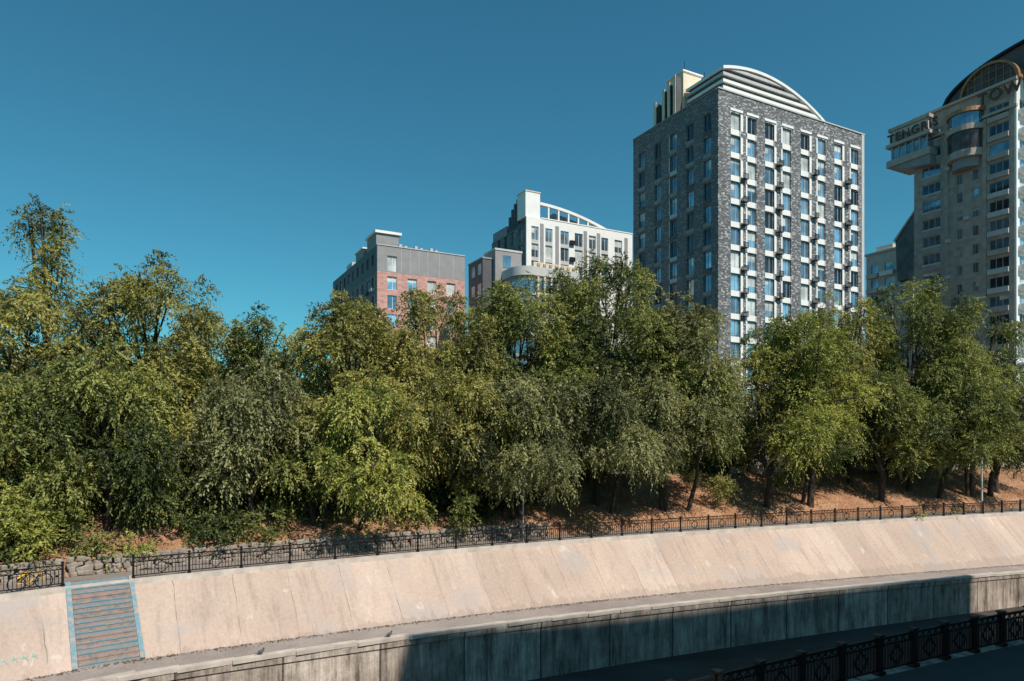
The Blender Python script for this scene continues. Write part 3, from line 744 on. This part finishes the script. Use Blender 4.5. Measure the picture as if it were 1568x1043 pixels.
trim.prism([(-1,53.5),(-1,53.9),(4.0,48.1),(3.6,47.8)],'x',-1.0,10,'beige')
walls.obj('walls',Fb);wins.obj('windows',Fb);trim.obj('balconies_and_glass_roof',Fb)

Gb=empty('near_bank_shadow_block',(24.6,-1.3,5.3),math.atan2(.396,.918))  # unseen block, added and sized to throw shade on the channel wall
walls=MB();wins=MB()
walls.box(.02,43,-8,-.3,0,46.3,'light_grey')
facade(walls,wins,'front',0,43,0,46.4,[(3+3.8*i,1.8) for i in range(11)],[(1.2+3.2*i,2.8+3.2*i) for i in range(13)],'beige',out=0)
walls.obj('walls',Gb);wins.obj('windows',Gb)

# ---------------------------------------------------------------- small things
def pole(x,y,z,h,r,name,k='mid_grey'):
    tv,tq=tube([(x,y,z),(x,y,z+.5),(x,y,z+h)],[r*1.5,r,r*.7],8)
    V2,Q2=tube([(x,y,z+h-.05),(x,y,z+h+.04)],[r*.9,r*.9],8)
    V3,Q3=tube([(x,y,z+h+.04),(x,y,z+h+.16),(x,y,z+h+.24)],[.05,.13,.03],8)
    quadmesh(name,[(a,b,0,np.zeros(len(a))) for a,b in ((tv,tq),(V2,Q2),(V3,Q3))],[M[k]])
p,t,n,_,_=at(s_of_x(1.0)); pole(p[0]-n[0]*.6,p[1]-n[1]*.6,0,4.2,.06,'street_lamp')
p,t,n,_,_=at(s_of_x(43.0)); pole(p[0]-n[0]*1.0,p[1]-n[1]*1.0,0,4.9,.10,'street_lamp','ac')
M['redp']=mat_simple('sign_red',(.55,.10,.09),.5,.1)
mb=MB(); sx,sy=53.6,75.0
mb.prism([(sx+.05*math.cos(a),sy+.05*math.sin(a)) for a in np.linspace(0,6.283,9)[:-1]],'z',3.6,6.4,'mid_grey')
mb.prism([(sx+.45*math.cos(a),5.9+.45*math.sin(a)) for a in np.linspace(0,6.283,21)[:-1]],'y',sy-.10,sy-.06,'redp')
mb.prism([(sx+.33*math.cos(a),5.9+.33*math.sin(a)) for a in np.linspace(0,6.283,21)[:-1]],'y',sy-.13,sy-.102,'white_panel')
mb.obj('traffic_sign')
by=empty('yellow_bicycle'); p,t,n,_,_=at(s_of_x(-21.2)); c=p-n*.9
M['yellow']=mat_simple('yellow_paint',(.70,.40,.03),.4,.1)
def bt(pts,r,k,nm):
    pts=[(c[0]+t[0]*a+n[0]*b,c[1]+t[1]*a+n[1]*b,z) for a,b,z in pts]
    V,Q=tube(pts,[r]*len(pts),6); quadmesh(nm,[(V,Q,0,np.zeros(len(V)))],[M[k]],by)
for i,x in enumerate((-.52,.52)):
    bt([(x+.33*math.cos(a),0,.34+.33*math.sin(a)) for a in np.linspace(0,2*math.pi,25)],.024,'black','wheel_%d'%(i+1))
bt([(-.52,0,.34),(-.15,0,.85),(-.02,0,.32),(-.52,0,.34)],.032,'yellow','rear_frame')
bt([(-.02,0,.32),(.38,0,.82),(-.15,0,.80)],.032,'yellow','front_frame')
bt([(.52,0,.34),(.38,0,.85),(.34,0,1.15)],.028,'yellow','fork'); bt([(.34,-.28,1.18),(.34,0,1.15),(.34,.28,1.18)],.016,'black','handlebar')
bt([(-.52,.12,.60),(-.2,.12,.72),(-.2,-.12,.72),(-.52,-.12,.60)],.05,'yellow','rear_mudguard')
bt([(-.30,0,.93),(-.15,0,.95),(-.02,0,.94)],.04,'black','saddle')
M['spray']=mat_simple('spray_paint',(.26,.46,.41),.8,.2)
mb=MB(); s0=sA-2.9
strokes=[]
for k in range(5):
    a=k*.34; strokes+=[((a,.0),(a+.08,.34)),((a+.08,.34),(a+.24,.05)),((a+.02,.18),(a+.22,.2))]
for (a0,b0),(a1,b1) in strokes:
    P0=at(s0+a0);P1=at(s0+a1)
    def sp(Pk,b):
        o=Pk[4]-.55-b*.7; q=Pk[0]+Pk[2]*o; return Vector((q[0],q[1],-Pk[3]*o/Pk[4]+.012))
    u=sp(P0,b0);v=sp(P1,b1); mb.obox((u+v)/2,v-u,(v-u).length/2,.018,.006,'spray')
mb.obj('graffiti')
def pigeon(s):
    p,t,n,D,W=at(s); q=p+n*(W+float(np.interp(s,sl,LW))+.18); z=-D+.24
    import bmesh
    bm=bmesh.new()
    bmesh.ops.create_uvsphere(bm,u_segments=12,v_segments=8,radius=1,matrix=Matrix.Translation((0,0,.15))@Matrix.Rotation(-.35,4,'Y')@Matrix.Diagonal((.15,.075,.08,1)))
    bmesh.ops.create_uvsphere(bm,u_segments=10,v_segments=8,radius=.042,matrix=Matrix.Translation((.12,0,.27)))
    bmesh.ops.create_cone(bm,segments=8,radius1=.045,radius2=.03,depth=.12,matrix=Matrix.Translation((.11,0,.21))@Matrix.Rotation(.2,4,'Y'),cap_ends=True)
    bmesh.ops.create_cone(bm,segments=6,radius1=.012,radius2=.001,depth=.04,matrix=Matrix.Translation((.175,0,.265))@Matrix.Rotation(1.5,4,'Y'),cap_ends=True)
    bmesh.ops.create_cone(bm,segments=8,radius1=.045,radius2=.02,depth=.16,matrix=Matrix.Translation((-.18,0,.10))@Matrix.Rotation(-1.9,4,'Y')@Matrix.Diagonal((.4,1,1,1)),cap_ends=True)
    for sy in (-.03,.03): bmesh.ops.create_cone(bm,segments=6,radius1=.008,radius2=.008,depth=.11,matrix=Matrix.Translation((.01,sy,.05)),cap_ends=True)
    me=bpy.data.meshes.new('pigeon'); bm.to_mesh(me); bm.free(); me.materials.append(M['dark_grey'])
    o=link(bpy.data.objects.new('pigeon',me)); o.location=(q[0],q[1],z); o.rotation_euler=(0,0,math.atan2(t[1],t[0]))
pigeon(s_of_x(-14.2)); pigeon(s_of_x(-9.0))

# ---------------------------------------------------------------- light, sky, camera
sd=Vector((.65,-.76,0)).normalized(); el=math.radians(50)
sv=Vector((sd.x*math.cos(el),sd.y*math.cos(el),math.sin(el)))
L=bpy.data.lights.new('sun','SUN'); L.energy=5.0; L.angle=math.radians(.5); L.color=(1,.93,.83)
lo=link(bpy.data.objects.new('sun',L)); lo.rotation_euler=sv.to_track_quat('Z','Y').to_euler(); lo.location=(60,-60,120)
w=bpy.data.worlds.new('World'); S.world=w; w.use_nodes=True; nt=w.node_tree
sky=N(nt,'ShaderNodeTexSky',sky_type='NISHITA'); sky.sun_disc=False; sky.sun_elevation=el; sky.sun_rotation=math.atan2(sd.x,sd.y)
sky.air_density=1.0; sky.dust_density=.4; sky.ozone_density=2.0
bg=nt.nodes['Background']
nt.links.new(mix(nt,1,sky.outputs[0],(.35,.99,.98),'MULTIPLY'),bg.inputs[0]); bg.inputs[1].default_value=.098
cam=bpy.data.cameras.new('camera'); co=link(bpy.data.objects.new('camera',cam)); S.camera=co
co.location=(0,0,6.9); co.rotation_euler=(math.pi/2,0,0)
cam.lens=24; cam.sensor_width=36; cam.shift_y=148.5/1568; cam.clip_end=6000; cam.clip_start=.1
